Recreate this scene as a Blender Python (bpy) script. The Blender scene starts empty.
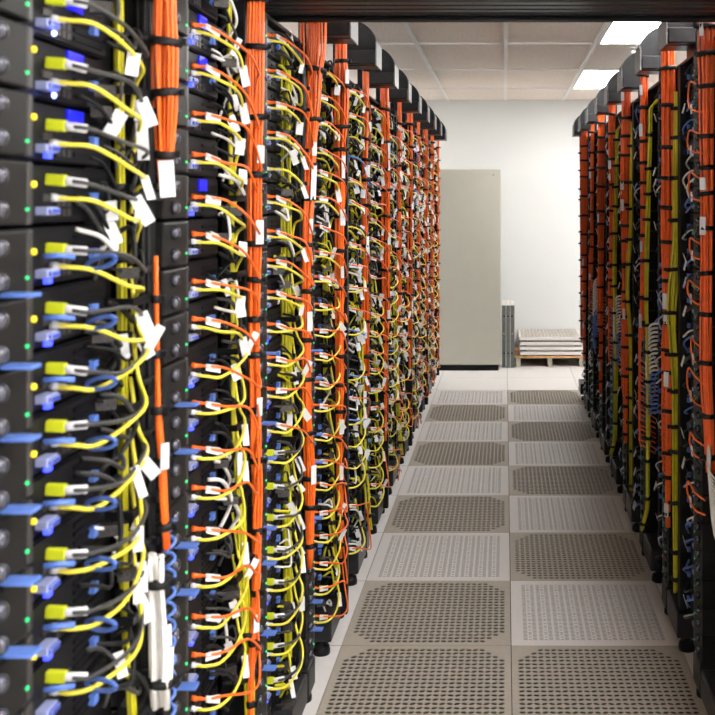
import bpy, bmesh, math, random
from mathutils import Vector, Matrix
R = random.Random(11)
C = bpy.context.scene.collection
PI = math.pi

# ------------------------------------------------------------------ materials
MATS = {}
def mat(name, col, rough=0.5, metal=0.0, var=0.08, scale=40.0, emit=None, estr=0.0, bump=0.0, spec=0.5):
    m = bpy.data.materials.new(name); m.use_nodes = True
    nt = m.node_tree; b = nt.nodes['Principled BSDF']
    b.inputs['Roughness'].default_value = rough; b.inputs['Metallic'].default_value = metal
    b.inputs['Specular IOR Level'].default_value = spec
    tc = nt.nodes.new('ShaderNodeTexCoord'); nz = nt.nodes.new('ShaderNodeTexNoise')
    nz.inputs['Scale'].default_value = scale; nz.inputs['Detail'].default_value = 3
    nt.links.new(tc.outputs['Object'], nz.inputs['Vector'])
    rp = nt.nodes.new('ShaderNodeValToRGB')
    rp.color_ramp.elements[0].position = .3; rp.color_ramp.elements[1].position = .7
    rp.color_ramp.elements[0].color = [c*(1-var) for c in col] + [1]
    rp.color_ramp.elements[1].color = [min(1, c*(1+var)) for c in col] + [1]
    nt.links.new(nz.outputs['Fac'], rp.inputs['Fac']); nt.links.new(rp.outputs['Color'], b.inputs['Base Color'])
    if bump:
        bp = nt.nodes.new('ShaderNodeBump'); bp.inputs['Strength'].default_value = bump; bp.inputs['Distance'].default_value = .003
        nt.links.new(nz.outputs['Fac'], bp.inputs['Height']); nt.links.new(bp.outputs['Normal'], b.inputs['Normal'])
    if emit:
        b.inputs['Emission Color'].default_value = list(emit) + [1]; b.inputs['Emission Strength'].default_value = estr
    MATS[name] = m
    return m

ORANGE = mat('orange_jacket', (.95, .150, .010), .38, var=.12)
ORANGE2 = mat('deep_orange_jacket', (.86, .115, .010), .4, var=.12)
YELLOW = mat('yellow_jacket', (.80, .69, .055), .38, var=.10)
OLIVE = mat('olive_yellow_jacket', (.58, .53, .012), .4, var=.12)
GREYC = mat('grey_jacket', (.045, .045, .045), .4, spec=.3)
BLACKC = mat('black_jacket', (.010, .010, .011), .45, spec=.25)
BLUEC = mat('blue_plastic', (.10, .20, .60), .35)
BLUED = mat('deep_blue_plastic', (.03, .06, .42), .3)
LAV = mat('pale_blue_metal', (.40, .45, .75), .3, .3)
BOOT = mat('lime_boot', (.55, .60, .015), .4)
WHITE = mat('white_label', (.70, .70, .72), .55, var=.03)
WHITEC = mat('white_jacket', (.75, .73, .70), .45)
BLACK = mat('black_steel', (.012, .012, .013), .42, 0, var=.25, spec=.10)
CHAS = mat('chassis_black', (.006, .006, .008), .5, 0, var=.3, spec=.10)
HOODM = mat('hood_black_plastic', (.028, .028, .030), .30, var=.15, spec=.10)
HOODL = mat('hood_grey_edge', (.13, .13, .135), .35)
BEZG = mat('bezel_edge_grey', (.034, .031, .030), .4)
KNOB = mat('knob_metal', (.08, .08, .10), .22, .6)
PANEL = mat('panel_grey', (.008, .008, .010), .45, 0, var=.5, scale=160, spec=.10)
SOCK = mat('socket_grey', (.05, .045, .045), .4, .5, var=.6, scale=300)
LEDG = mat('green_led', (.02, .5, .12), .4, emit=(.03, 1, .3), estr=.5)
LEDY = mat('amber_led', (.6, .5, .02), .4, emit=(1, .75, .02), estr=.6)
LEDB = mat('blue_led', (.1, .1, .9), .4, emit=(.15, .18, 1), estr=12)
LEDB2 = mat('dim_blue_led', (.05, .05, .7), .4, emit=(.03, .05, 1), estr=2.2)
SCRB = mat('blue_display', (.01, .01, .4), .3, emit=(.0, .01, 1), estr=.28)
TAN = mat('tan_perforated', (.42, .375, .315), .45, var=.06, scale=60)
OFFW = mat('white_perforated', (.70, .665, .65), .4, var=.03, scale=60)
CABM = mat('beige_cabinet', (.46, .45, .385), .5, var=.02, scale=8)
STEEL = mat('grey_channel', (.20, .21, .20), .5, .1)
WOOD = mat('pallet_wood', (.55, .33, .15), .7, var=.25, scale=25)
WOODG = mat('pallet_wood_grey', (.40, .37, .30), .75, var=.2, scale=25)
CHROME = mat('chrome', (.75, .75, .75), .3, .7)
TBAR = mat('tbar_white', (.88, .85, .81), .5, var=.02)
WALL = mat('wall_paint', (.72, .735, .73), .7, var=.012, scale=1.5)
SLAB = mat('slab_dark', (.04, .035, .035), .9)
LAMP = mat('lamp_diffuser', (.9, .9, .9), .5, emit=(1.0, .985, .96), estr=16)

# bezel: fine woven dots
BEZEL = mat('bezel_black', (.045, .043, .042), .42, 0, spec=.10)
def _dots(m, scale):
    nt = m.node_tree; b = nt.nodes['Principled BSDF']
    tc = nt.nodes.new('ShaderNodeTexCoord'); vo = nt.nodes.new('ShaderNodeTexVoronoi')
    vo.inputs['Scale'].default_value = scale; vo.inputs['Randomness'].default_value = 0
    nt.links.new(tc.outputs['Object'], vo.inputs['Vector'])
    rp = nt.nodes.new('ShaderNodeValToRGB'); rp.color_ramp.elements[0].position = .3; rp.color_ramp.elements[1].position = .5
    rp.color_ramp.elements[0].color = (.003, .003, .003, 1); rp.color_ramp.elements[1].color = (.017, .016, .0155, 1)
    nt.links.new(vo.outputs['Distance'], rp.inputs['Fac']); nt.links.new(rp.outputs['Color'], b.inputs['Base Color'])
_dots(BEZEL, 210)

def gridmat(name, col, line, sx, sy, ox, oy, w, rough, nscale, var, bump=0):
    """square panels with thin seams, in world metres"""
    m = mat(name, col, rough, var=var, scale=nscale, bump=bump)
    nt = m.node_tree; b = nt.nodes['Principled BSDF']
    src = b.inputs['Base Color'].links[0].from_socket
    g = nt.nodes.new('ShaderNodeNewGeometry'); sp = nt.nodes.new('ShaderNodeSeparateXYZ')
    nt.links.new(g.outputs['Position'], sp.inputs[0])
    outs = []
    for ax, s, o in (('X', sx, ox), ('Y', sy, oy)):
        a = nt.nodes.new('ShaderNodeMath'); a.operation = 'SUBTRACT'; a.inputs[1].default_value = o
        nt.links.new(sp.outputs[ax], a.inputs[0])
        p = nt.nodes.new('ShaderNodeMath'); p.operation = 'PINGPONG'; p.inputs[1].default_value = s/2
        nt.links.new(a.outputs[0], p.inputs[0])
        l = nt.nodes.new('ShaderNodeMath'); l.operation = 'LESS_THAN'; l.inputs[1].default_value = w
        nt.links.new(p.outputs[0], l.inputs[0]); outs.append(l)
    mx = nt.nodes.new('ShaderNodeMath'); mx.operation = 'MAXIMUM'
    nt.links.new(outs[0].outputs[0], mx.inputs[0]); nt.links.new(outs[1].outputs[0], mx.inputs[1])
    mi = nt.nodes.new('ShaderNodeMixRGB'); nt.links.new(mx.outputs[0], mi.inputs[0]); nt.links.new(src, mi.inputs[1])
    mi.inputs[2].default_value = list(line) + [1]
    nt.links.new(mi.outputs[0], b.inputs['Base Color'])
    return m
T = .6096
X0, Y0 = .022, 3.55          # floor seam origin
FLOORM = gridmat('floor_tile_white', (.80, .775, .76), (.36, .31, .28), T, T, X0, Y0, .0025, .32, 30, .02)
CEILM = mat('ceiling_tile', (.88, .77, .69), .9, var=.10, scale=70, bump=.3)

# ------------------------------------------------------------------ mesh builder
class MB:
    def __init__(s): s.v = []; s.f = []; s.m = []; s.sm = []; s.mats = []; s.cur = 0
    def use(s, m):
        if m not in s.mats: s.mats.append(m)
        s.cur = s.mats.index(m); return s
    def add(s, vs, fs, smooth=False):
        n = len(s.v); s.v += [tuple(v) for v in vs]
        for f in fs:
            s.f.append([i+n for i in f]); s.m.append(s.cur); s.sm.append(smooth)
        return s
    def box(s, x0, x1, y0, y1, z0, z1):
        x0, x1 = min(x0, x1), max(x0, x1)
        vs = [(x, y, z) for z in (z0, z1) for y in (y0, y1) for x in (x0, x1)]
        return s.add(vs, [(0, 2, 3, 1), (4, 5, 7, 6), (0, 1, 5, 4), (2, 6, 7, 3), (0, 4, 6, 2), (1, 3, 7, 5)])
    def obox(s, c, ax, ay, az, hx, hy, hz):
        c = Vector(c); vs = [c + ax*hx*i + ay*hy*j + az*hz*k for k in (-1, 1) for j in (-1, 1) for i in (-1, 1)]
        return s.add(vs, [(0, 2, 3, 1), (4, 5, 7, 6), (0, 1, 5, 4), (2, 6, 7, 3), (0, 4, 6, 2), (1, 3, 7, 5)])
    def tube(s, pts, r, n=6, cap=True):
        P = [Vector(p) for p in pts]; rr = r if isinstance(r, (list, tuple)) else [r]*len(P)
        t = (P[1]-P[0]).normalized(); up = Vector((0, 0, 1)) if abs(t.z) < .9 else Vector((1, 0, 0))
        a = t.cross(up).normalized(); vs = []; fs = []
        for i, p in enumerate(P):
            if i == 0: tt = P[1]-P[0]
            elif i == len(P)-1: tt = P[i]-P[i-1]
            else: tt = P[i+1]-P[i-1]
            tt = tt.normalized() if tt.length > 1e-9 else t
            a = (a - tt*a.dot(tt)).normalized(); b = tt.cross(a)
            for j in range(n):
                q = 2*PI*j/n; vs.append(p + (a*math.cos(q)+b*math.sin(q))*rr[i])
        for i in range(len(P)-1):
            for j in range(n):
                k = (j+1) % n; fs.append((i*n+j, i*n+k, (i+1)*n+k, (i+1)*n+j))
        if cap:
            fs.append(tuple(range(n))[::-1]); fs.append(tuple((len(P)-1)*n+j for j in range(n)))
        return s.add(vs, fs, True)
    def lathe(s, c, axis, prof, n=12):
        """prof: (distance along axis, radius)"""
        ax = Vector(axis).normalized(); c = Vector(c)
        return s.tube([c+ax*d for d, _ in prof], [max(q, 1e-5) for _, q in prof], n)
    def prism(s, poly, y0, y1):
        """poly in (x,z) extruded along y"""
        n = len(poly); vs = [(x, y0, z) for x, z in poly] + [(x, y1, z) for x, z in poly]
        fs = [tuple(range(n)), tuple(range(2*n-1, n-1, -1))] + [(i, i+n, (i+1) % n+n, (i+1) % n) for i in range(n)]
        return s.add(vs, fs)
    def build(s, name, bevel=0, recalc=True):
        me = bpy.data.meshes.new(name); me.from_pydata(s.v, [], s.f)
        for m in s.mats: me.materials.append(m)
        me.polygons.foreach_set('material_index', s.m); me.polygons.foreach_set('use_smooth', s.sm)
        if recalc or bevel:
            bm = bmesh.new(); bm.from_mesh(me)
            if bevel:
                es = [e for e in bm.edges if len(e.link_faces) == 2 and e.calc_face_angle(0) > .6]
                bmesh.ops.bevel(bm, geom=es, offset=bevel, segments=2, affect='EDGES', profile=.5, clamp_overlap=True)
            bmesh.ops.recalc_face_normals(bm, faces=bm.faces[:]); bm.to_mesh(me); bm.free()
        me.update(); return me

def link(name, me, parent=None, loc=(0, 0, 0)):
    o = bpy.data.objects.new(name, me); C.objects.link(o); o.location = loc
    if parent: o.parent = parent
    return o
def tag(o, label, cat, group=None, kind=None):
    o['label'] = label
    if cat: o['category'] = cat
    if group: o['group'] = group
    if kind: o['kind'] = kind
    return o
def thing(name, label, cat, loc, group=None):
    o = bpy.data.objects.new(name, None); C.objects.link(o); o.location = loc; o.empty_display_size = .05
    return tag(o, label, cat, group)
def struct(name, me, label=None):
    o = link(name, me); o['kind'] = 'structure'
    if label: o['label'] = label
    return o
def dup(root, loc, label=None, group=None):
    r = root.copy(); C.objects.link(r); r.location = loc
    if label: r['label'] = label
    if group: r['group'] = group
    for ch in list(root.children):
        c = ch.copy(); C.objects.link(c); c.parent = r
        for g in list(ch.children):
            d = g.copy(); C.objects.link(d); d.parent = c
    return r
def spline(pts, n=6):
    P = [Vector(p) for p in pts]; P = [P[0]*2-P[1]] + P + [P[-1]*2-P[-2]]; out = []
    for i in range(1, len(P)-2):
        for k in range(n):
            t = k/n; a, b, c, d = P[i-1], P[i], P[i+1], P[i+2]
            out.append(.5*((2*b)+(c-a)*t+(2*a-5*b+4*c-d)*t*t+(3*b-a-3*c+d)*t**3))
    out.append(P[-2]); return out
def interp(tab, z):
    tab = sorted(tab)
    if z <= tab[0][0]: return tab[0][1]
    for (a, va), (b, vb) in zip(tab, tab[1:]):
        if z <= b:
            t = (z-a)/(b-a); t = t*t*(3-2*t); return va+(vb-va)*t
    return tab[-1][1]
def flag(b, c, d, up, w, h):
    d = Vector(d).normalized(); up = Vector(up).normalized(); n = d.cross(up).normalized()
    b.obox(c, d, up, n, w, h, .0008)
ORD = 'first second third fourth fifth sixth seventh eighth ninth tenth eleventh twelfth thirteenth fourteenth fifteenth sixteenth seventeenth eighteenth nineteenth twentieth twenty-first twenty-second twenty-third'.split()

# ------------------------------------------------------------------ camera
EYE, F = 1.591, 985.0
cam = bpy.data.cameras.new('camera'); co = bpy.data.objects.new('camera', cam); C.objects.link(co)
co.location = (0, 0, EYE); co.rotation_euler = (PI/2, 0, 0)
cam.sensor_width = 36; cam.sensor_fit = 'HORIZONTAL'; cam.lens = F/715*36
cam.shift_x = -(505-357.5)/715; cam.shift_y = -(357.5-204)/715
cam.dof.use_dof = True; cam.dof.focus_distance = 4.2; cam.dof.aperture_fstop = 7.0
cam.clip_start = .02
bpy.context.scene.camera = co
def proj(x, y, z): return 505+F*x/y, 204-F*(z-EYE)/y

# ------------------------------------------------------------------ room
WY, CZ = 10.25, 2.667
XL, XR, YB = -3.6, 3.8, -3.0
XA, XB = X0-T, X0+T                     # the two tile columns
YA, YE = Y0-6*T, Y0+8*T                 # perforated tiles between
def floor_mesh():
    b = MB().use(FLOORM)
    b.box(XL, XA, YB, WY, -.03, 0); b.box(XB, XR, YB, WY, -.03, 0)
    b.box(XA, XB, YE, WY, -.03, 0); b.box(XA, XB, YB, YA, -.03, 0)
    b.use(SLAB).box(XL, XR, YB, WY, -.36, -.32)
    return b.build('floor')
struct('floor', floor_mesh(), 'white raised floor panels')
for nm, a in (('wall_back', (XL-.1, XR+.1, WY, WY+.1, -.36, CZ+.1)), ('wall_left', (XL-.1, XL, YB, WY, -.36, CZ+.1)),
              ('wall_right', (XR, XR+.1, YB, WY, -.36, CZ+.1)), ('wall_front', (XL-.1, XR+.1, YB-.1, YB, -.36, CZ+.1))):
    struct(nm, MB().use(WALL).box(*a).build(nm))
struct('ceiling', MB().use(CEILM).box(XL, XR, YB, WY, CZ+.008, CZ+.1).build('ceiling'), 'suspended ceiling of speckled tiles')
b = MB().use(TBAR)
CX, CY, SX, SY = .005, 9.18, .6, 1.28
i = -6
while CX+i*SX < XR:
    x = CX+i*SX
    if x > XL: b.box(x-.012, x+.012, YB, WY, CZ-.004, CZ+.008)
    i += 1
y = CY
while y > YB:
    b.box(XL, XR, y-.012, y+.012, CZ-.0045, CZ+.008); y -= SY
struct('trim_1', b.build('trim_1'), 'white ceiling grid')

# ceiling lights: 2x4 troffers over the right-hand racks and over the left neighbouring aisle
fm = MB().use(TBAR)
hx, hy = SX/2-.014, SY/2-.014
fm.box(-hx, hx, -hy, -hy+.02, -.006, .006).box(-hx, hx, hy-.02, hy, -.006, .006).box(-hx, -hx+.02, -hy, hy, -.006, .006).box(hx-.02, hx, -hy, hy, -.006, .006)
frame_me = fm.build('frame'); diff_me = MB().use(LAMP).box(-hx+.02, hx-.02, -hy+.02, hy-.02, -.002, .004).build('diffuser')
lights = []
spots = [(CX+1.5*SX, 9.18-.5*SY-2*SY*k) for k in range(5)] + [(CX-4.5*SX, 9.18-.5*SY-2*SY*k) for k in range(5)] + [(CX+5.5*SX, 9.18-.5*SY-2*SY*k) for k in range(1, 5)]  # last column is unseen, added for more bounce light on the ceiling
names = ['bright ceiling light panel farthest along, nearest the white back wall', 'bright ceiling light panel second from the back wall, just beyond the beam']
for j, (x, y) in enumerate(spots):
    lab = names[j] if j < 2 else ('bright ceiling light panel above the right racks nearer than the beam' if j < 5 else ('bright ceiling light panel over the aisle behind the left racks' if j < 10 else 'unseen light panel added behind the right racks to brighten the ceiling'))
    t = thing('ceiling_light', lab, 'ceiling light', (x, y, CZ+.002), 'ceiling light panels')
    link('frame', frame_me, t); link('diffuser', diff_me, t)
# sprinkler
t = thing('fire_sprinkler', 'small chrome fire sprinkler on the ceiling between the two light panels', 'sprinkler', (.875, 6.72, CZ))
link('escutcheon', MB().use(CHROME).lathe((0, 0, .004), (0, 0, -1), [(0, .036), (.006, .036), (.012, .028), (.014, .012)], 20).build('e'), t)
link('nozzle', MB().use(CHROME).lathe((0, 0, -.008), (0, 0, -1), [(0, .012), (.02, .012), (.022, .018), (.04, .016), (.05, .007), (.062, .007)], 16).build('n'), t)
link('deflector', MB().use(CHROME).lathe((0, 0, -.07), (0, 0, -1), [(0, .024), (.003, .024)], 20).build('d'), t)

# ------------------------------------------------------------------ perforated floor tiles
def tan_tile():
    b = MB().use(TAN); h = T/2-.0015; n = 8; z0, z1 = -.003, 0
    NX, NY, m = 24, 21, .020
    cx, cy = (2*h-2*m)/NX, (2*h-2*m)/NY
    vid = {}
    for i in range(NX):
        for j in range(NY):
            x0, y0 = -h+m+i*cx, -h+m+j*cy
            # chamfered corners of the perforated field
            a, c = min(i, NX-1-i), min(j, NY-1-j)
            X = x0+cx/2; Y = y0+cy/2
            sq = [(x0, y0), (X, y0), (x0+cx, y0), (x0+cx, Y), (x0+cx, y0+cy), (X, y0+cy), (x0, y0+cy), (x0, Y)]
            if a+c < 3:
                b.add([(p[0], p[1], z1) for p in sq], [tuple(range(8))]); continue
            ang = math.radians(32 if (i+j) % 2 else -24); ra, rb = cx*.50, cy*.33
            hole = []
            for p in sq:
                q = math.atan2((p[1]-Y)/cy, (p[0]-X)/cx)
                # leaf-shaped hole
                ex, ey = ra*math.cos(q), rb*math.sin(q)
                hole.append((X+ex*math.cos(ang)-ey*math.sin(ang), Y+ex*math.sin(ang)+ey*math.cos(ang)))
            vs = [(p[0], p[1], z1) for p in sq]+[(p[0], p[1], z1) for p in hole]+[(p[0], p[1], z0) for p in hole]
            fs = []
            for k in range(8):
                l = (k+1) % 8; fs.append((k, l, 8+l, 8+k)); fs.append((8+k, 8+l, 16+l, 16+k))
            b.add(vs, fs)
    e = h-m
    for r in ((-h, h, -h, -e), (-h, h, e, h), (-h, -e, -e, e), (e, h, -e, e)):
        b.box(r[0], r[1], r[2], r[3], -.002, 0)
    return b.build('perforated_plate', recalc=False)
def white_tile():
    b = MB().use(OFFW); h = T/2-.0015; m = .040; NB = 9
    bw = (2*h-2*m)/NB
    xs = [.08, .33, .41, .59, .67, .92]; ys = [.06, .135, .26, .335, .46, .535, .66, .735, .86, .935]
    gx = [-h+m]; hx_ = []; gy = [-h+m]; hy_ = []
    for i in range(NB):
        o = -h+m+i*bw
        for k, v in enumerate(xs): gx.append(o+v*bw)
        for k, v in enumerate(ys): gy.append(o+v*bw)
    gx.append(h-m); gy.append(h-m)
    for i in range(len(gx)-1):
        for j in range(len(gy)-1):
            hole = (i % 2 == 1) and (j % 2 == 1)
            if hole:
                c = ((i-1)//2) % 3; r = ((j-1)//2) % 5
                if c == 1 and r in (1, 3): hole = False
            x0, x1, y0, y1 = gx[i], gx[i+1], gy[j], gy[j+1]
            if not hole:
                b.add([(x0, y0, 0), (x1, y0, 0), (x1, y1, 0), (x0, y1, 0)], [(0, 1, 2, 3)])
            else:
                z = -.0005
                b.add([(x0, y0, 0), (x1, y0, 0), (x1, y1, 0), (x0, y1, 0), (x0, y0, z), (x1, y0, z), (x1, y1, z), (x0, y1, z)],
                      [(0, 4, 5, 1), (1, 5, 6, 2), (2, 6, 7, 3), (3, 7, 4, 0)])
    e = h-m
    for r in ((-h, h, -h, -e), (-h, h, e, h), (-h, -e, -e, e), (e, h, -e, e)):
        b.box(r[0], r[1], r[2], r[3], -.002, 0)
    return b.build('perforated_plate', recalc=False)
tan_me, white_me = tan_tile(), white_tile()
for col, side in ((0, 'left'), (1, 'right')):
    for row in range(-6, 8):
        y = Y0+(row+.5)*T
        tan = (row < 0) or ((row+col) % 2 == 0)
        me = tan_me if tan else white_me
        o = link('floor_tile', me, None, (X0+(col-.5)*T, y, 0))
        cnt = row+2
        if cnt >= 1:
            if cnt == 1: p = 'nearest the viewer'
            elif cnt == 9: p = 'farthest away beside the plain white floor'
            else: p = 'in the %s row from the front' % ORD[cnt-1]
            lab = '%s perforated floor tile in the %s column, %s' % ('tan' if tan else 'white', side, p)
        else: lab = 'tan perforated floor tile in the aisle before the picture edge'
        tag(o, lab, 'floor tile', 'perforated floor tiles along the aisle')

# ------------------------------------------------------------------ racks
PITCH = .64
LS = [1.15+PITCH*k for k in range(12)]
RS = [2.46+PITCH*k for k in range(9)]
D0 = .62
def LNAME(k): return 'nearest left rack' if k == 0 else ('farthest left rack' if k == 11 else '%s-nearest left rack' % ORD[k])
def RNAME(k): return 'nearest right rack' if k == 0 else ('farthest right rack' if k == 8 else '%s-nearest right rack' % ORD[k])

def rack_parts(s, post_out, kl=0):
    """meshes for a rack; local origin on the floor at (s*D0, start)"""
    L = lambda D: s*(D-D0)
    out = []
    u0, u1 = (.602, .634) if s < 0 else (.435, .485)
    fd = (.588 if post_out else .632) if s < 0 else (.628 if post_out else .655)
    def post(u0, u1, d0, d1, holes=True):
        b = MB().use(BLACK).box(L(d0), L(d1), u0, u1, .06, 2.092)
        return b.build('post', bevel=.003)
    out.append(('post', post(u0, u1, fd, .69)))
    for a in ((.003, .02, 1.30, 1.34), (.60, .637, 1.30, 1.34)): out.append(('post', post(*a)))
    b = MB().use(BLACK).box(L(.70), L(.715), .49, .60, .06, 2.09); out.append(('cable_channel', b.build('cable_channel')))
    if s < 0:
        bar = MB().use(BLACK).box(L(.621), L(.627), .495, .632, -.007, .007).box(L(.627), L(.70), .495, .502, -.007, .007).build('lacing_bar')
        for i in range(11): out.append(('lacing_bar', bar, (0, 0, .18+i*.178)))
    out.append(('rear_panel', MB().use(BLACK).box(L(1.34), L(1.352), .003, .637, .06, 2.09).build('rear_panel')))
    out.append(('top_panel', MB().use(BLACK).box(L(.64), L(1.352), .003, .637, 2.0925, 2.106).build('top_panel', bevel=.004)))
    for a in ((.004, .11), (.40, .625)):
        b = MB().use(HOODM).box(L(.612), L(.70), a[0], a[1], .045, .135); out.append(('base_block', b.build('base_block', bevel=.006)))
    out.append(('base_rail', MB().use(BLACK).box(L(.70), L(1.34), .004, .637, .045, .10).build('base_rail')))
    for u in (.09, .42):
        for d in (.65, 1.28):
            b = MB().use(BLACK).lathe((L(d), u, .05), (0, 0, -1), [(-.02, .012), (.018, .012), (.02, .026), (.036, .030), (.05, .030)], 14)
            out.append(('foot', b.build('foot')))
    return out
def hood(s, u0, u1, df):
    L = lambda D: s*(D-D0)
    P = [(.645, 2.135), (df+.004, 2.135), (df, 2.139), (df, 2.215)]
    for q in range(1, 9):
        a = q/8*PI/2; P.append((df+.12*(1-math.cos(a)), 2.215+.105*math.sin(a)))
    P += [(.645, 2.32)]
    me = MB().use(HOODM).prism([(L(d), z) for d, z in P], u0+.05, u1).build('hood', bevel=.004)
    box = MB().use(HOODM).box(L(df+.002), L(.645), u0, u0+.0495, 2.137, 2.19).build('hood_box', bevel=.004)
    lip = MB().use(HOODL).box(L(df-.0005), L(df-.006), u0, u1, 2.13, 2.225).build('hood_lip', bevel=.002)
    br = MB().use(BLACK).box(L(.6455), L(.67), u0, u1, 2.1065, 2.26).build('hood_bracket', bevel=.002)
    return me, box, lip, br
rp = {(-1, 0): rack_parts(-1, False), (-1, 1): rack_parts(-1, True), (1, 0): rack_parts(1, False), (1, 1): rack_parts(1, True)}
hoodL, hoodR = hood(-1, .12, .28, .505), hood(1, .23, .40, .55)
for s, starts, nf in ((-1, LS, LNAME), (1, RS, RNAME)):
    for k, st in enumerate(starts):
        nm = nf(k)
        t = thing('server_rack', ('tall black server rack with cables facing the aisle, '+nm), 'server rack', (s*D0, st, 0), 'server racks in the %s row' % ('left' if s < 0 else 'right'))
        for n, me, *lc in rp[(s, k % 2 if (s > 0 or k > 1) else 0)]: link(n, me, t, lc[0] if lc else (0, 0, 0))
        if (s < 0 and k >= 3) or (s > 0 and k >= 1):
            h = hoodL if s < 0 else hoodR
            ho = link('hood', h[0], t); link('hood_box', h[1], ho); link('hood_lip', h[2], ho); link('hood_bracket', h[3], ho)

# ------------------------------------------------------------------ servers
U2 = .0889
ROWZ = [2.0495-U2*r for r in range(22)]
def server_meshes(s):
    L = lambda D: s*(D-D0); M = {}
    h = .0415; w = .485 if s < 0 else .43
    M['chassis'] = MB().use(CHAS).box(L(.666), L(1.24), .004, w, -h, h).build('chassis')
    b = MB().use(BEZEL).box(L(.622), L(.667), .006, .135, -h, h); M['bezel'] = b.build('bezel', bevel=.004)
    b = MB().use(BEZG).box(L(.6225), L(.667), .1352, .151, -h, h); M['edge'] = b.build('edge', bevel=.003)
    for i, z in enumerate((.021, -.021)):
        b = MB().use(KNOB).lathe((L(.6225), .055, z), (-s, 0, 0), [(0, .0125), (.004, .0125), (.009, .0115), (.0125, .008), (.014, .002)], 14)
        M['knob%d' % i] = b.build('knob')
    M['green'] = MB().use(LEDG).box(L(.6195), L(.6235), .1275, .1325, -.023, -.019).build('g')
    M['amber'] = MB().use(LEDY).lathe((L(.6225), .148, .012), (-s, 0, 0), [(0, .0045), (.004, .004), (.005, .001)], 8).build('a')
    b = MB().use(PANEL).box(L(.662), L(.667), .153, w-.005, -h+.003, h-.003)
    b.use(SOCK)
    for i in range(3):
        for j in range(2): b.box(L(.6595), L(.6625), .30+i*.017, .313+i*.017, -.032+j*.014, -.021+j*.014)
    b.box(L(.659), L(.6625), .255, .285, -.010, .000)
    b.use(CHAS)
    for i in range(5): b.box(L(.660), L(.6625), .36, .465, -.03+i*.013, -.024+i*.013)
    M['panel'] = b.build('port_panel')
    b = MB().use(LAV).box(L(.645), L(.663), .238, .272, -.030, -.018)
    b.use(BLUED).box(L(.640), L(.645), .241, .269, -.028, -.020)
    M['conn'] = b.build('video_connector', bevel=.001)
    M['port'] = MB().use(BLUEC).box(L(.652), L(.663), .415, .432, -.012, .004).build('blue_port', bevel=.001)
    M['screen'] = MB().use(SCRB).box(L(.6585), L(.6625), .34, .392, -.026, .016).build('display')
    M['lamp'] = MB().use(LEDB).lathe((L(.648), .262, -.036), (-s, 0, 0), [(0, .0036), (.003, .0036), (.005, .001)], 8).build('l')
    M['lamp2'] = MB().use(LEDB2).box(L(.646), L(.6535), .244, .256, -.038, -.031).build('l2')
    # blue pull loop
    ring = []
    for i in range(17):
        a = i/16*2*PI; ring.append((L(.595+.030*math.cos(a)*-1), .30+.02*math.cos(a)*-1, -.004+.008*math.sin(a)-.014*(1-math.cos(a))*.5))
    b = MB().use(BLUEC).tube([(L(.662), .262, 0), (L(.64), .268, .001), (L(.625), .28, -.002)], .0045, 6).tube(ring, .0035, 6, False)
    M['loop'] = b.build('pull_loop')
    b = MB().use(BLUEC)
    b.obox((L(.602), .075, -.038), Vector((-s, 0, 0)), Vector((0, 1, 0)), Vector((0, 0, 1)), .020, .013, .0025)
    M['tab'] = b.build('pull_tab', bevel=.001)
    # distant version: one mesh
    b = MB().use(CHAS).box(L(.664), L(1.24), .004, w, -h, h).use(BEZEL).box(L(.622), L(.664), .006, .135, -h, h).use(BEZG).box(L(.6225), L(.664), .135, .151, -h, h)
    b.use(KNOB)
    for z in (.021, -.021): b.lathe((L(.6225), .055, z), (-s, 0, 0), [(0, .0125), (.009, .0115), (.013, .006)], 8)
    b.use(LEDG).box(L(.6205), L(.6235), .1285, .132, -.022, -.0195)
    b.use(LAV).box(L(.640), L(.663), .238, .272, -.030, -.018)
    b.use(BLUEC).box(L(.652), L(.663), .415, .432, -.012, .004)
    M['far'] = b.build('server')
    M['screen'] = MB().use(SCRB).box(L(.6585), L(.6625), .335, .39, .014, .040).build('display')
    return M
SM = {-1: server_meshes(-1), 1: server_meshes(1)}
def make_server(s, detail, low, lit, k_):
    M = SM[s]; t = bpy.data.objects.new('rack_server', None); C.objects.link(t)
    if detail == 0: pass
    link('chassis', M['chassis'], t); bz = link('bezel', M['bezel'], t)
    link('knob', M['knob0'], bz); link('knob', M['knob1'], bz)
    g = link('status_light', M['green'], bz); g['label'] = 'green status light'
    link('port_panel', M['panel'], t); link('video_connector', M['conn'], t)
    if detail >= 1:
        link('bezel_edge', M['edge'], bz)
        link('blue_port', M['port'], t)
        if lit:
            link('display', M['screen'], t)['label'] = 'blue lit display'
        if lit == 2: link('indicator_lamp', M['lamp'], t)['label'] = 'bright blue indicator lamp'
        elif k_ < 3 and (low or lit): link('indicator_lamp', M['lamp2'], t)['label'] = 'dim blue indicator lamp'
        if low: link('pull_tab', M['tab'], t)
        if low and detail == 2:
            link('pull_loop', M['loop'], t); g = link('status_light', M['amber'], bz); g['label'] = 'yellow status light'
        elif detail == 2: g = link('status_light', M['amber'], bz); g['label'] = 'yellow status light'
    return t
protos = {}
def inframe(s, st, z, mar=0):
    x, y = proj(s*.65, st+.28, z); return -mar < y < 715+mar
cnt_ind = 0
SERV = {}
groupsS = {-1: 'black servers stacked in the left racks', 1: 'black servers stacked in the right racks'}
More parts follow.
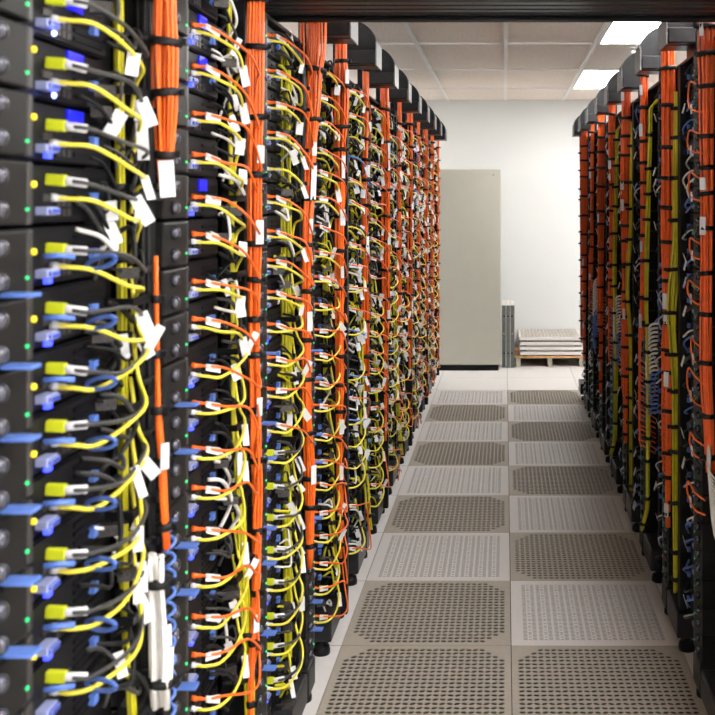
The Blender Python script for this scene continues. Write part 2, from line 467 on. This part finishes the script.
# a rack shows fewer servers when the picture edge or the beam cuts it off
stuff = MB()
for s, starts, nf in ((-1, LS, LNAME), (1, RS, RNAME)):
    for k, st in enumerate(starts):
        vis = [r for r in range(22) if inframe(s, st, ROWZ[r], -8)]
        for r in range(22):
            z = ROWZ[r]
            if not inframe(s, st, z, 90): continue
            if s > 0 and k not in (1, 2):
                me = SM[1]['far']; off = Vector((s*D0, st, z))
                n = len(stuff.v); stuff.v += [tuple(v.co+off) for v in me.vertices]
                for p in me.polygons:
                    m = me.materials[p.material_index]
                    if m not in stuff.mats: stuff.mats.append(m)
                    stuff.f.append([i+n for i in p.vertices]); stuff.m.append(stuff.mats.index(m)); stuff.sm.append(p.use_smooth)
                continue
            detail = 2 if (s < 0 and k == 0) else 1 if (s < 0 and k < 4) else (1 if (s < 0 and k < 6) else 0)
            low = (z < 1.52 and k == 0) or (z < 1.3 and k in (1, 2, 3) and (r*7+k) % 3 != 0); lit = 2 if (k == 0 and r in (2, 3)) else int((k == 0 and r == 4) or (k == 1 and r in (1, 2, 5)))
            if r in vis:
                lab = 'black server %s from the top in the %s' % (ORD[vis.index(r)] + (' visible' if k < 3 else ''), nf(k))
            else: lab = 'black server beyond the picture edge in the %s' % nf(k)
            if s < 0 and k >= 7 or s > 0:
                o = link('rack_server', SM[s]['far'], None, (s*D0, st, z)); tag(o, lab, 'server', groupsS[s])
            else:
                key = (s, detail, low, lit, min(k, 3))
                if key not in protos:
                    o = protos[key] = make_server(*key); o.location = (s*D0, st, z); tag(o, lab, 'server', groupsS[s])
                else: o = dup(protos[key], (s*D0, st, z), lab, groupsS[s])
me = stuff.build('rack_server', recalc=False); o = link('rack_server', me)
tag(o, 'dark servers filling the nearest and the farther right racks', 'server', None, 'stuff')

# ------------------------------------------------------------------ cable bundles
def bundle(name, s, k, label, group, path, prof, z0, z1, m, tie_step=.16, nstr=16, tie=True, tags=0, rstr=.0032, seed=0, flare=0, step=.05, arch=None):
    """vertical bundle. path: [(z,u,D)], prof: [(z,radius)]"""
    rd = random.Random(seed*7+k*13+5)
    st = (LS if s < 0 else RS)[k]; L = lambda D: s*(D-D0)
    t = thing(name, label, 'cable bundle', (s*D0, st, z0), group)
    pu = [(z, u) for z, u, D in path]; pd = [(z, D) for z, u, D in path]
    n = max(6, int((z1-z0)/step)); zs = [z0+(z1-z0)*i/n for i in range(n+1)]
    b = MB().use(m)
    for q in range(nstr):
        a0 = rd.uniform(0, 2*PI); rr0 = math.sqrt((q+.5)/nstr); ph = rd.uniform(0, 6.28); tw = rd.uniform(-.5, .5)
        pts = []
        lo = rd.uniform(0, .25)*(z1-z0)*.25 if q % 4 == 3 else rd.uniform(0, .02)
        for z in zs:
            if z < z0+lo: continue
            R_ = interp(prof, z); a = a0+tw*(z-z0)+.25*math.sin(3*z+ph); rr = rr0*R_*(1+.08*math.sin(9*z+ph))
            pts.append(Vector((L(interp(pd, z))+rr*math.cos(a), interp(pu, z)+rr*math.sin(a), z-z0)))
        if arch:   # top of the strands bends over into the rack
            p = pts[-1]; e = arch*(1+.5*rr0*math.cos(a0))
            for w in (.35, .75, 1.0): pts.append(p+Vector((s*.05*w, -e*(1-math.cos(w*PI/2))*1.3, e*math.sin(w*PI/2))))
            pts.append(pts[-1]+Vector((s*.04, -.08, -.005)))
        if len(pts) > 3: b.tube(spline(pts, 2) if arch else pts, rstr, 5)
    link('strands', b.build('strands', recalc=False), t)
    if tie:
        z = z0+.07+rd.uniform(0, .06)
        while z < z1-.02:
            R_ = interp(prof, z)+.0055; c = (L(interp(pd, z)), interp(pu, z), z-z0)
            tilt = Vector((rd.uniform(-.12, .12), rd.uniform(-.12, .12), 1))
            bb = MB().use(BLACKC).lathe(c, tilt, [(-.007, R_*.9), (-.006, R_), (.006, R_), (.007, R_*.9)], 14)
            bb.box(c[0]-s*R_, c[0]-s*(R_+.008), c[1]-.006, c[1]+.006, c[2]-.005, c[2]+.006)
            link('cable_tie', bb.build('cable_tie'), t)
            z += tie_step*rd.uniform(.6, 1.25)
    for q in range(tags):
        z = rd.uniform(z0+.08, z1-.05); R_ = interp(prof, z)+.004; a = rd.uniform(-1.0, 1.0) - PI/2
        d = Vector((-s*math.cos(a+PI/2), math.sin(a), 0)).normalized()
        c = Vector((L(interp(pd, z)), interp(pu, z), z-z0))+d*R_
        bb = MB().use(WHITE).obox(c, d, d.cross(Vector((0, 0, 1))), Vector((0, rd.uniform(-.15, .15), 1)).normalized(), .0012, rd.uniform(.006, .011), rd.uniform(.018, .03))
        link('label_tag', bb.build('label_tag'), t)
    return t

OG = 'orange cable bundles down the left racks'
obund = {   # path z,u,D ; prof
 0: ([(1.60, .588, .60), (1.75, .592, .60), (2.12, .586, .60)], [(1.56, .004), (1.62, .006), (1.68, .014), (1.76, .021), (1.86, .025), (1.95, .021), (2.12, .024)], 1.56, 2.12, 20),
 1: ([(.2, .53, .605), (.45, .555, .605), (.7, .59, .60), (.9, .60, .60), (1.0, .585, .60), (1.3, .57, .60), (1.6, .575, .60), (1.9, .59, .60), (2.12, .60, .60)], [(.2, .003), (.5, .005), (.75, .009), (1.0, .013), (1.3, .012), (1.6, .018), (1.95, .023), (2.12, .022)], .2, 2.12, 16),
 2: ([(.45, .60, .60), (.7, .60, .60), (1.0, .545, .60), (1.4, .55, .60), (1.75, .60, .60), (1.95, .635, .60), (2.12, .67, .60)], [(.4, .003), (.6, .012), (.75, .018), (.95, .013), (1.4, .013), (1.75, .02), (1.9, .032), (1.98, .036), (2.06, .046), (2.12, .048)], .42, 2.12, 24),
 3: ([(.3, .52, .60), (.7, .50, .60), (1.3, .50, .60), (1.7, .505, .60), (2.12, .545, .60)], [(.2, .003), (.6, .008), (1.0, .013), (1.5, .015), (1.8, .019), (1.93, .032), (2.03, .034), (2.12, .022)], .25, 2.10, 20),
 4: ([(.8, .60, .60), (1.0, .56, .60), (1.5, .52, .60), (2.12, .59, .60)], [(.7, .008), (1.0, .02), (1.1, .022), (1.3, .012), (2.1, .018)], .72, 2.12, 12),
 5: ([(.4, .60, .60), (1.3, .60, .60), (1.8, .585, .60), (2.1, .54, .60)], [(.35, .003), (.8, .010), (1.1, .024), (1.6, .025), (2.0, .028), (2.12, .026)], .35, 2.12, 18),
 6: ([(.9, .60, .60), (2.12, .62, .60)], [(.8, .005), (1.1, .016), (1.3, .010), (2.12, .011)], .85, 2.12, 12),
 7: ([(.6, .60, .60), (2.12, .60, .60)], [(.5, .006), (1.0, .019), (2.12, .023)], .5, 2.12, 14),
 8: ([(.8, .58, .60), (2.12, .58, .60)], [(.7, .006), (1.2, .011), (2.12, .010)], .75, 2.12, 10),
 9: ([(.7, .58, .60), (2.12, .58, .60)], [(.6, .006), (1.0, .017), (2.12, .019)], .6, 2.12, 12),
 10: ([(.7, .58, .60), (2.12, .58, .60)], [(.6, .006), (1.0, .012), (2.12, .012)], .6, 2.12, 10),
 11: ([(.7, .58, .60), (2.12, .58, .60)], [(.6, .006), (1.0, .012), (2.12, .013)], .65, 2.12, 10),
}
for k, (path, prof, z0, z1, ns) in obund.items():
    lab = {0: 'short thick orange cable bundle hanging at the top of the nearest left rack',
           2: 'orange cable bundle with the widest top, on the third left rack under the beam',
           3: 'orange cable bundle bulging below the first hood on the left'}.get(k, 'orange cable bundle running down the ' + LNAME(k))
    bundle('orange_cable_bundle', -1, k, lab, OG, path, prof, z0, z1 if k < 2 else (2.36 if k == 2 else 2.22), ORANGE, .14 if k > 0 else .09, ns, True, (0, 4, 7, 8, 4, 7, 3, 5, 2, 4, 2, 2)[k], seed=k)
    if k == 0:
        t0 = bpy.data.objects['orange_cable_bundle']; b = MB().use(WHITE)
        flag(b, (.028, .575, .075), (.05, .03, -1), (1, .5, .1), .032, .013); link('label_tag', b.build('label_tag'), t0)
# lower orange strands of the nearest rack
bundle('orange_cable_bundle', -1, 0, 'small orange cable bundle low on the nearest left rack above white cable ends', OG,
       [(.93, .60, .60), (1.1, .575, .60), (1.24, .565, .605), (1.5, .57, .61)], [(.93, .016), (1.0, .010), (1.1, .012), (1.2, .010), (1.27, .004), (1.5, .003)], .93, 1.5, ORANGE, .13, 7, True, 1, seed=40)

YG = 'yellow cable bundles down the left racks'
for k in range(12):
    rr = (.0075, .012, .030, .009, .009, .008, .009, .007, .007, .007, .007, .007)[k]
    if k == 1: path = [(.1, .60, .625), (.45, .585, .62), (.8, .555, .625), (1.1, .55, .645), (2.1, .545, .655)]; prof = [(.1, .010), (.5, .017), (.8, .015), (1.1, .006), (2.1, .007)]
    elif k == 2: path = [(.1, .54, .655), (1.0, .52, .655), (2.1, .50, .66)]; prof = [(.1, .010), (1.2, .014), (1.6, .022), (2.1, .027)]
    elif k in (4, 6): path = [(.12, .58, .58), (.3, .60, .60), (.5, .555, .61), (1.0, .54, .62), (1.3, .54, .655), (2.1, .53, .668)]; prof = [(.1, .006), (.4, .013), (1.0, .012), (1.3, .008), (2.1, .008)]
    else: path = [(.12, .56, .62), (.5, .55, .635), (1.0, .55, .66), (2.1, .545, .668)]; prof = [(.1, rr*.8), (1, rr), (2.1, rr)]
    bundle('yellow_cable_bundle', -1, k, 'yellow cable bundle tied upright inside the ' + LNAME(k), YG, path, prof, .12, 2.02 if k in (2, 3, 5) else 2.1, OLIVE,
           .16, 22 if k == 2 else (5 if k == 0 or k > 2 else 8), True, 1 if k < 5 else 0, rstr=.0036, seed=50+k, arch=.06 if k in (2, 3, 5) else None)
# black trunk cables beside the third left rack's bundle
bundle('black_cable_bundle', -1, 2, 'black trunk cables arching down beside the thick yellow bundle, third left rack', None,
       [(1.55, .545, .625), (1.9, .55, .62), (2.0, .545, .625)], [(1.55, .012), (1.8, .016), (2.0, .02)], 1.55, 2.0, BLACKC, .1, 8, True, 0, rstr=.006, seed=70, arch=.07)
bundle('black_cable_bundle', -1, 0, 'black cables tied upright behind the orange bundle, nearest left rack', None,
       [(.1, .60, .640), (2.1, .595, .640)], [(.1, .012), (2.1, .012)], .1, 2.1, BLACKC, .12, 7, True, 0, rstr=.005, seed=71)
bundle('white_cable_bundle', -1, 0, 'bunch of white cable ends strapped low on the nearest left rack', None,
       [(.72, .575, .60), (.8, .57, .60), (.98, .56, .605)], [(.6, .014), (.8, .020), (.9, .018), (1.0, .026)], .66, .98, WHITEC, .2, 12, True, 2, rstr=.0055, seed=72)
# blue coiled cord
t = thing('blue_coiled_cord', 'blue coiled cord beside the white cable bunch on the nearest left rack', 'cord', (-D0, LS[0], .62))
pts = [( -(.603-D0)+.010*math.cos(a*.75), .618+.012*math.sin(a*.75), .0019*a*1.9) for a in range(0, 112)]
link('coil', MB().use(BLUEC).tube(pts, .0032, 6).build('coil'), t)

# right side
ORG = 'orange cable bundles down the right racks'
for k in range(9):
    thick = k % 2 == 1 or k == 0
    if k == 0: path = [(.70, .52, .63), (.82, .555, .625), (1.1, .565, .617), (1.4, .56, .618), (2.1, .56, .62)]; prof = [(.7, .026), (.85, .015), (1.3, .017), (1.7, .018), (1.9, .021), (2.1, .028)]; z0 = .72
    elif thick: path = [(.3, .53, .60), (1.1, .535, .605), (1.4, .55, .605), (2.1, .545, .605)]; prof = [(.3, .006), (.9, .012), (1.1, .016), (1.3, .020), (1.6, .026), (2.1, .024)]; z0 = .35
    else: path = [(1.0, .57, .60), (1.3, .56, .605), (2.1, .55, .605)]; prof = [(.9, .010), (1.3, .013), (2.1, .018)]; z0 = .95
    if k == 8: path = [(.3, .53, .63), (2.1, .54, .632)]; z0 = .40
    t = bundle('orange_cable_bundle', 1, k, 'orange cable bundle %s down the %s' % ('running', RNAME(k)), ORG, path, prof, z0, 2.36 if k == 0 else 2.20, ORANGE2, .13, 20 if thick else 14, True, 4 if k < 4 else 2, seed=100+k)
    if 1 <= k <= 6:   # strands fanning out into the patch panels
        rd = random.Random(300+k); b = MB().use(ORANGE2); zc = (1.0, .98, .93, 1.02, 1.08, 1.05, 1.1, 1.1, 1.1)[k]
        for q in range(18 if k < 5 else 12):
            z = zc-.02-.021*q-z0+rd.uniform(-.004, .004)
            top = zc+.26-z0-.004*q
            o0 = rd.uniform(-.012, .012)
            pts = [(.605-D0+o0*.5, .555+o0, top), (.592-D0, .585+.02*math.sin(q*.5), top-.10-.009*q), (.588-D0, .57, z+.02), (.605-D0, .535, z-.012), (.648-D0, .500, z-.035)]
            b.tube(spline(pts, 5), .0030, 5)
        link('fan_out', b.build('fan_out', recalc=False), t)
    yz0 = .12
    p = [(.12, .56, .59), (.3, .505, .615), (.9, .50, .62), (1.15, .51, .612), (2.1, .50, .628)] if k % 2 == 0 else [(.12, .505, .625), (.9, .50, .622), (1.2, .505, .605), (1.5, .50, .622), (2.1, .495, .63)]
    pr = [(.1, .012), (.6, .017), (1.0, .012), (1.25, .015), (2.1, .010)] if k % 2 == 0 else [(.1, .012), (.8, .015), (1.1, .018), (1.28, .024), (1.45, .014), (2.1, .010)]
    if k == 0: p = [(z, u-.07, D+.01) for z, u, D in p]
    if k > 4: p = [(.12, .49, .66), (2.1, .49, .66)]; pr = [(.1, .006), (2.1, .006)]
    elif k > 1: pr = [(z, w_*.8) for z, w_ in pr]
    if k > 0: bundle('yellow_cable_bundle', 1, k, 'yellow cable bundle standing beside the orange one on the ' + RNAME(k), 'yellow cable bundles down the right racks', p, pr, yz0, 2.0, OLIVE, .15, 10 if k < 5 else 5, True, 0, rstr=.0038, seed=130+k, arch=.05 if k in (2, 4) else None)
    if k in (2, 4, 6):
        rd = random.Random(400+k); z0 = .60
        t = thing('white_cable_bundle', 'sheaf of white and blue cables below the orange fan on the '+RNAME(k), 'cable bundle', (D0, RS[k], z0), 'white cable sheaves on the right racks')
        for nm_, m_, q0, q1 in (('white_strands', WHITEC, 0, 12), ('blue_strands', BLUEC, 12, 22)):
            b = MB().use(m_)
            for q in range(q0, q1):
                zz = .42-.018*q
                b.tube(spline([(.66-D0, .47, zz+.06), (.625-D0, .49, zz+.05), (.612-D0, .52+rd.uniform(-.01, .01), zz+rd.uniform(-.01, .01)), (.63-D0, .53+rd.uniform(-.02, .01), zz-.07+rd.uniform(-.03, .03))], 4), .0058, 5)
            link(nm_, b.build('s', recalc=False), t)
# white cable fan under the nearest right bundle
t = thing('white_cable_bundle', 'fan of white cables below the orange bundle at the right picture edge', 'cable bundle', (D0, RS[0], .60))
b = MB().use(WHITEC); rd = random.Random(9)
for q in range(16):
    b.tube(spline([(.622-D0, .555-q*.002, .27-q*.003), (.615-D0, .53-q*.002, .21-q*.005), (.618-D0, .49-q*.003, .18-q*.011), (.650-D0, .43, .16-q*.014)], 4), .0032, 5)
link('strands', b.build('s', recalc=False), t)

# ------------------------------------------------------------------ patch cables, left side
def patch(style, seed, updown):
    """meshes (part name -> mesh) of one patch cable. local origin = row origin of a left rack"""
    rd = random.Random(seed); L = lambda D: -(D-D0); P = []
    j = lambda a: rd.uniform(-a, a)
    if style == 'yellow':
        e = updown*(.03+rd.uniform(0, .03))
        if updown < 0: pts = [(L(.662), .285, -.010), (L(.635), .288, -.012), (L(.607), .31, -.019+j(.006)), (L(.592), .40+j(.02), -.042+j(.01)), (L(.605), .50+j(.02), -.058+j(.014)), (L(.635), .545, -.052+j(.02)+e*.5), (L(.648), .555, -.085+e)]
        else: pts = [(L(.662), .285, -.012), (L(.63), .288, -.016), (L(.604), .315, -.018+j(.005)), (L(.590), .40+j(.02), -.012+j(.01)), (L(.600), .49+j(.02), .008+j(.012)), (L(.630), .54, .045), (L(.648), .553, .09+e)]
        m, tip = YELLOW, WHITE
    elif style == 'orange':
        if updown < 0: pts = [(L(.662), .292, .006), (L(.630), .296, .004), (L(.600), .33, -.006+j(.006)), (L(.578), .42+j(.02), -.035+j(.018)), (L(.578), .52+j(.02), -.078+j(.03)), (L(.594), .572, -.075+j(.04)), (L(.604), .58, -.15)]
        else: pts = [(L(.662), .292, .006), (L(.630), .296, .003), (L(.600), .33, -.008+j(.006)), (L(.576), .42+j(.02), -.034+j(.018)), (L(.574), .51+j(.02), -.052+j(.03)), (L(.592), .572, -.010+j(.03)), (L(.604), .583, .08)]
        m, tip = ORANGE, ORANGE
    elif style == 'grey':
        pts = [(L(.662), .272, .016), (L(.634), .274, .014), (L(.605), .29, .010+j(.004)), (L(.590), .38+j(.02), -.002+j(.008)), (L(.600), .49+j(.015), (-.02 if updown < 0 else .008)+j(.012)), (L(.630), .545, .0+updown*.03), (L(.648), .555, .0+updown*.09)]
        m, tip = GREYC, BOOT
    else:
        pts = [(L(.662), .292, .006), (L(.630), .296, .002), (L(.602), .33, -.010+j(.008)), (L(.588), .42+j(.03), -.03+j(.02)), (L(.605), .51, -.05+j(.03)), (L(.64), .54, -.08)]
        m, tip = (BLACKC if style == 'black' else BLUEC), WHITE
    S = spline(pts, 5)
    P.append(('cord', MB().use(m).tube(S, .0036 if style != 'orange' else .0030, 6).build('cord', recalc=False), None))
    # plug at the port
    a, c = Vector(pts[0]), Vector(pts[1]); d = (c-a).normalized()
    if style == 'grey':
        b = MB().use(tip).obox(a+d*.014, d, Vector((0, 1, 0)), d.cross(Vector((0, 1, 0))), .014, .006, .0085); P.append(('plug', b.build('plug', bevel=.002), 'lime boot'))
        p2 = Vector(pts[2]); d2 = (p2-c).normalized()
        b = MB().use(WHITE).tube([c-d2*.002, c+d2*.028], .0065, 8); P.append(('sleeve', b.build('sleeve'), 'white sleeve'))
    else:
        b = MB().use(tip).tube([a, a+d*.008, a+d*.010, a+d*.022], [.0062, .0062, .0046, .0042], 7); P.append(('plug', b.build('plug'), None))
        if style == 'orange':
            p2 = Vector(pts[2]); d2 = (p2-c).normalized(); c0 = c-d2*.004
            b = MB().use(WHITE); ang = rd.uniform(-.6, .3)
            upv = Vector((0, .25, 1)).normalized()
            flag(b, c0+d2*.018+Vector((0, 0, -.004)), (d2+Vector((0, .1, ang*.5))), upv, .019, rd.uniform(.006, .009))
            b.tube([c0, c0+d2*.034], .0048, 7)
            P.append(('label_tag', b.build('label_tag'), 'white label'))
    if style in ('yellow', 'grey', 'black', 'blue') and rd.random() < (.7 if style == 'grey' else .5):
        i = int(len(S)*rd.uniform(.55, .85)); c = S[i]; d = (S[i]-S[i-1]).normalized()
        b = MB().use(WHITE); hang = Vector((rd.uniform(-.1, .5), rd.uniform(-.3, .4), rd.choice((-1, -1, -.5, .8)))).normalized()
        nrm = Vector((rd.uniform(.3, 1.0), -1, rd.uniform(-.3, .4))).normalized(); wd = hang.cross(nrm).normalized()
        q = rd.uniform(.018, .034) if style == 'grey' else rd.uniform(.012, .025); flag(b, c+hang*q*.85, hang, wd, q, rd.uniform(.006, .011))
        P.append(('label_tag', b.build('label_tag'), 'white label'))
    return P
VAR = {}
def proto_patch(style, v, ud):
    key = (style, v, ud)
    if key not in VAR: VAR[key] = patch(style, hash((len(style), v, ud)) % 9973 + v*31, ud)
    return VAR[key]
FARP = {}   # stuff accumulators
def merge(acc, me, off):
    n = len(acc.v); acc.v += [tuple(v.co+off) for v in me.vertices]
    for p in me.polygons:
        m = me.materials[p.material_index]
        if m not in acc.mats: acc.mats.append(m)
        acc.f.append([i+n for i in p.vertices]); acc.m.append(acc.mats.index(m)); acc.sm.append(p.use_smooth)
STYLEW = {'yellow': 'yellow', 'orange': 'orange', 'grey': 'grey', 'black': 'black', 'blue': 'blue'}
def desc(style, parts):
    f = any(p[0] == 'label_tag' for p in parts)
    if style == 'grey': return 'grey patch cable with lime boot'
    return '%s patch cable' % style + (' with label' if f else '')
PR = {}
for k, st in enumerate(LS):
    vis = [r for r in range(22) if inframe(-1, st, ROWZ[r], -8)]
    for r in vis:
        z = ROWZ[r]; zz = z+R.uniform(-.006, .006)
        ud_y = -1 if z > (1.42 if k == 0 else 1.28) else 1
        second = 'grey' if (k == 0 or (k == 2 and z < .95)) else 'orange'
        if k in (4, 6, 8) and R.random() < .55: second = R.choice(('black', 'blue', 'orange'))
        ud_o = -1 if (z > .62 or R.random() < .3) else 1
        if second == 'grey': ud_o = ud_y
        for style, ud in (('yellow', ud_y), (second, ud_o)):
            if R.random() < (.04 if k < 4 else (.36 if style == 'yellow' else .18)) and k > 1: continue
            v = R.randrange(9); parts = proto_patch(style, v, ud)
            loc = (-D0, st, zz)
            if k <= 6:
                key = (style, v, ud)
                lab = '%s, %s server down in the %s' % (desc(style, parts), ORD[vis.index(r)], LNAME(k))
                grp = '%s patch cables on the left racks' % style
                if key not in PR:
                    t = PR[key] = thing(style+'_patch_cable', lab, 'cable', loc, grp)
                    for n, me, pl in parts:
                        o = link(n, me, t)
                        if pl: o['label'] = pl
                else: dup(PR[key], loc, lab, grp)
            else:
                acc = FARP.setdefault(style, MB())
                for n, me, pl in parts: merge(acc, me, Vector(loc))
            # extra tangle in the far racks
for style, acc in FARP.items():
    o = link(style+'_patch_cable', acc.build('far_patch', recalc=False))
    tag(o, 'small %s patch cables crowding the five farthest left racks' % style, 'cable', None, 'stuff')

# power cords and tags bunched behind the patch cables of the left racks (past counting)
b = MB(); rd = random.Random(77)
for k, st in enumerate(LS):
    for r in range(22):
        z = ROWZ[r]
        if not inframe(-1, st, z, 40): continue
        for q in range(3 if k < 4 else 4):
            u = rd.uniform(.40, .54); z1 = z+rd.uniform(-.04, .04); d1 = rd.uniform(.628, .655); dz = rd.uniform(-.10, .06)
            b.use(rd.choice((BLACKC, GREYC, BLACKC, WHITEC, GREYC, OLIVE if k > 1 else BLACKC)))
            pts = [(-.655, st+u-.05, z1), (-d1+.004, st+u-.02, z1-.012), (-d1+.012, st+u+.02, z1-.03+dz*.3), (-d1, st+u+.04, z1+dz), (-.66, st+u+.03, z1+dz*1.3-.02)]
            b.tube(spline(pts, 4), rd.choice((.003, .0045, .0038)), 6)
            w_ = rd.random()
            if w_ < (.16 if k < 4 else .34):
                b.use(WHITE); hang = Vector((.3, rd.uniform(-.5, .5), rd.choice((-1, -1, .8)))).normalized(); nr = Vector((rd.uniform(.3, 1), -1, .1)).normalized()
                flag(b, (-d1+.018, st+u+.02, z1-.03+dz*.3), hang, hang.cross(nr), rd.uniform(.012, .026), rd.uniform(.006, .012))
            elif w_ < .3:
                b.use(SOCK); b.obox((-d1+.004, st+u-.02, z1-.012), Vector((1, .4, 0)).normalized(), Vector((-.4, 1, 0)).normalized(), Vector((0, 0, 1)), .016, .010, .009)
o = link('power_cord', b.build('power_cord', recalc=False)); tag(o, 'black and grey power cords bunched behind the patch cables of the left racks', 'cable', None, 'stuff')

# loops of orange cable at the right picture edge
rd = random.Random(21); NL = 9
for i in range(NL):
    z = 1.95-.16*i+rd.uniform(-.03, .03); hgt = rd.uniform(.03, .055); t = thing('orange_patch_cable', 'orange cable loop at the right picture edge, %s from the top' % ORD[i], 'cable', (D0, RS[0], z), 'orange cable loops at the right edge')
    wd = rd.uniform(.07, .15)
    pts = [(.618-D0, .575, hgt*.2), (.590-D0, .60, hgt*.75), (.588-D0, .60+wd*.6, hgt), (.592-D0, .60+wd, hgt*.3), (.592-D0, .60+wd*.9, -hgt*.5), (.592-D0, .62, -hgt), (.618-D0, .58, -hgt*1.2)]
    link('cord', MB().use(ORANGE).tube(spline(pts, 6), .0030, 6).build('cord', recalc=False), t)
    link('label_tag', MB().use(WHITE).obox((.590-D0, .60+wd*.5, -hgt*.8), Vector((1, 0, 0)), Vector((0, 1, 0)), Vector((0, .2, 1)).normalized(), .001, .012, .016).build('tag'), t)['label'] = 'white label'
# pale tags and short cables in the right racks (past counting)
b = MB(); rd = random.Random(33)
for k, st in enumerate(RS):
    for r in range(22):
        z = ROWZ[r]
        for q in range(2):
            u = .25+rd.uniform(-.06, .05)
            m = rd.choice((WHITEC, BLACKC, BLUEC, BLACKC, GREYC)); b.use(m)
            z1 = z+rd.uniform(-.03, .02)
            b.tube(spline([(.664, st+u, z1), (.635, st+u, z1-.004), (.622, st+u+.05, z1-.03), (.64, st+u+.09, z1-.06+rd.uniform(-.02, .05))], 3), .0035, 5)
            if rd.random() < (.2 if k < 3 else .5):
                b.use(WHITE); dd = Vector((-.3, rd.uniform(-.4, .4), rd.choice((-1, 1)))).normalized()
                b.obox((.618, st+u+.05, z1-.03), dd, Vector((0, 1, .2)).normalized(), dd.cross(Vector((0, 1, .2))).normalized(), .018, .010, .001)
o = link('patch_cable', b.build('patch_cable', recalc=False)); tag(o, 'dark and pale short patch cables with tags across the right racks', 'cable', None, 'stuff')

# ------------------------------------------------------------------ overhead cable tray
t = thing('overhead_cable_tray', 'black overhead cable tray crossing the aisle at the picture top', 'cable tray', (0, 2.76, 2.13))
for y in (-.155, .145):
    bb = MB().use(BLACK).box(-.98, 1.0, y, y+.012, .001, .10).box(-.98, 1.0, y-.012, y+.024, .001, .010).box(-.98, 1.0, y-.012, y+.024, .09, .10)
    link('side_rail', bb.build('side_rail', bevel=.002), t)
for x in (-.85, .87): link('support', MB().use(BLACK).box(x-.05, x+.05, -.12, .13, -.0235, 0).build('support', bevel=.002), t)
bb = MB().use(HOODM)
for i in range(5): bb.box(-.98, 1.0, -.125+i*.054, -.088+i*.054, .012, .022)
link('bottom_slats', bb.build('bottom_slats', bevel=.002), t)
bb = MB().use(BLACK).box(-.98, 1.0, -.13, .142, .024, .034); link('tray_floor', bb.build('tray_floor'), t)

# ------------------------------------------------------------------ things at the back wall
t = thing('tall_cabinet', 'tall beige metal cabinet standing against the back wall', 'cabinet', (-.40, 9.38, 0))
link('body', MB().use(CABM).box(-.36, .36, .022, .60, .055, 1.925).build('body', bevel=.006), t)
link('door', MB().use(CABM).box(-.232, .357, 0, .0215, .062, 1.920).build('door', bevel=.004), t)
link('side_panel', MB().use(CABM).box(-.357, -.236, 0, .0215, .062, 1.920).build('side_panel', bevel=.004), t)
link('plinth', MB().use(BLACK).box(-.34, .335, .03, .58, 0, .0545).build('plinth'), t)
link('lock', MB().use(STEEL).lathe((.29, .0, 1.87), (0, -1, 0), [(0, .008), (.004, .008), (.006, .005)], 14).build('lock'), t)
for i in range(3):
    x = -.012+i*.042
    lab = ('leftmost', 'middle', 'rightmost')[i]+' of three grey metal channels standing beside the beige cabinet'
    t = thing('metal_channel', lab, 'metal channel', (x, 9.56+.0*i, 0), 'grey metal channels by the cabinet')
    b = MB().use(STEEL).prism([(-.019, .0), (.019, 0), (.019, .66), (-.019, .66)], .02, .024)
    b.box(-.019, -.016, 0, .02, 0, .60).box(.016, .019, 0, .02, 0, .60)
    b.use(TBAR).box(-.0185, .0185, .012, .0195, .605, .659)
    link('channel', b.build('channel'), t)
    for z in (.14, .50): link('bolt_hole', MB().use(BLACK).lathe((0.004*(1-i), .021, z), (0, -1, 0), [(0, .008), (.002, .008)], 10).build('h'), t)
    if i != 1: link('marker', MB().use(LEDY if False else YELLOW).lathe((0, .021, .33), (0, -1, 0), [(0, .007), (.002, .007)], 10).build('m'), t)
# pallet and stacked floor panels
t = thing('wooden_pallet', 'wooden pallet on the floor by the back wall under stacked panels', 'pallet', (.44, 9.62, 0))
for i in range(5): link('deck_board', MB().use(WOOD).box(-.345, .345, .0+i*.125, .095+i*.125, .085, .105).build('b', bevel=.002), t)
for x in (-.31, 0, .31): link('stringer', MB().use(WOODG).box(x-.022, x+.022, .005, .59, 0, .0845).build('s', bevel=.002), t)
zz = .1055
for i in range(4):
    nm = ('lowest', 'second lowest', 'third lowest', 'topmost')[i]
    t = thing('stacked_floor_panel', '%s of the four pale floor panels stacked on the pallet' % nm, 'floor panel', (.445+R.uniform(-.006, .006), 9.93, zz), 'floor panels stacked on the pallet')
    for sx in (-1, 1):
        for sy in (-1, 1):
            link('spacer_pad', MB().use(BLACK).box(sx*.30, sx*.235, sy*.298, sy*.24, 0, .0075).build('p'), t)
    h = .3035
    link('panel', MB().use(OFFW).box(-h, h, -h, h, .008, .042).build('panel', bevel=.004), t)
    if i == 3:
        b = MB().use(TAN)
        for a in range(17):
            for c in range(9): b.obox((-.27+a*.034, -.27+c*.066, .0445), Vector((1, .4, 0)).normalized(), Vector((-.4, 1, 0)).normalized(), Vector((0, 0, 1)), .014, .006, .0025)
        link('grip_pattern', b.build('g'), t)
        
    zz += .0475

# ------------------------------------------------------------------ world and view
w = bpy.data.worlds.new('world'); bpy.context.scene.world = w; w.use_nodes = True
w.node_tree.nodes['Background'].inputs[0].default_value = (.8, .85, 1, 1); w.node_tree.nodes['Background'].inputs[1].default_value = .0
vs = bpy.context.scene.view_settings
vs.view_transform = 'Standard'; vs.look = 'None'; vs.exposure = 1.0; vs.gamma = 1.0; vs.use_curve_mapping = False
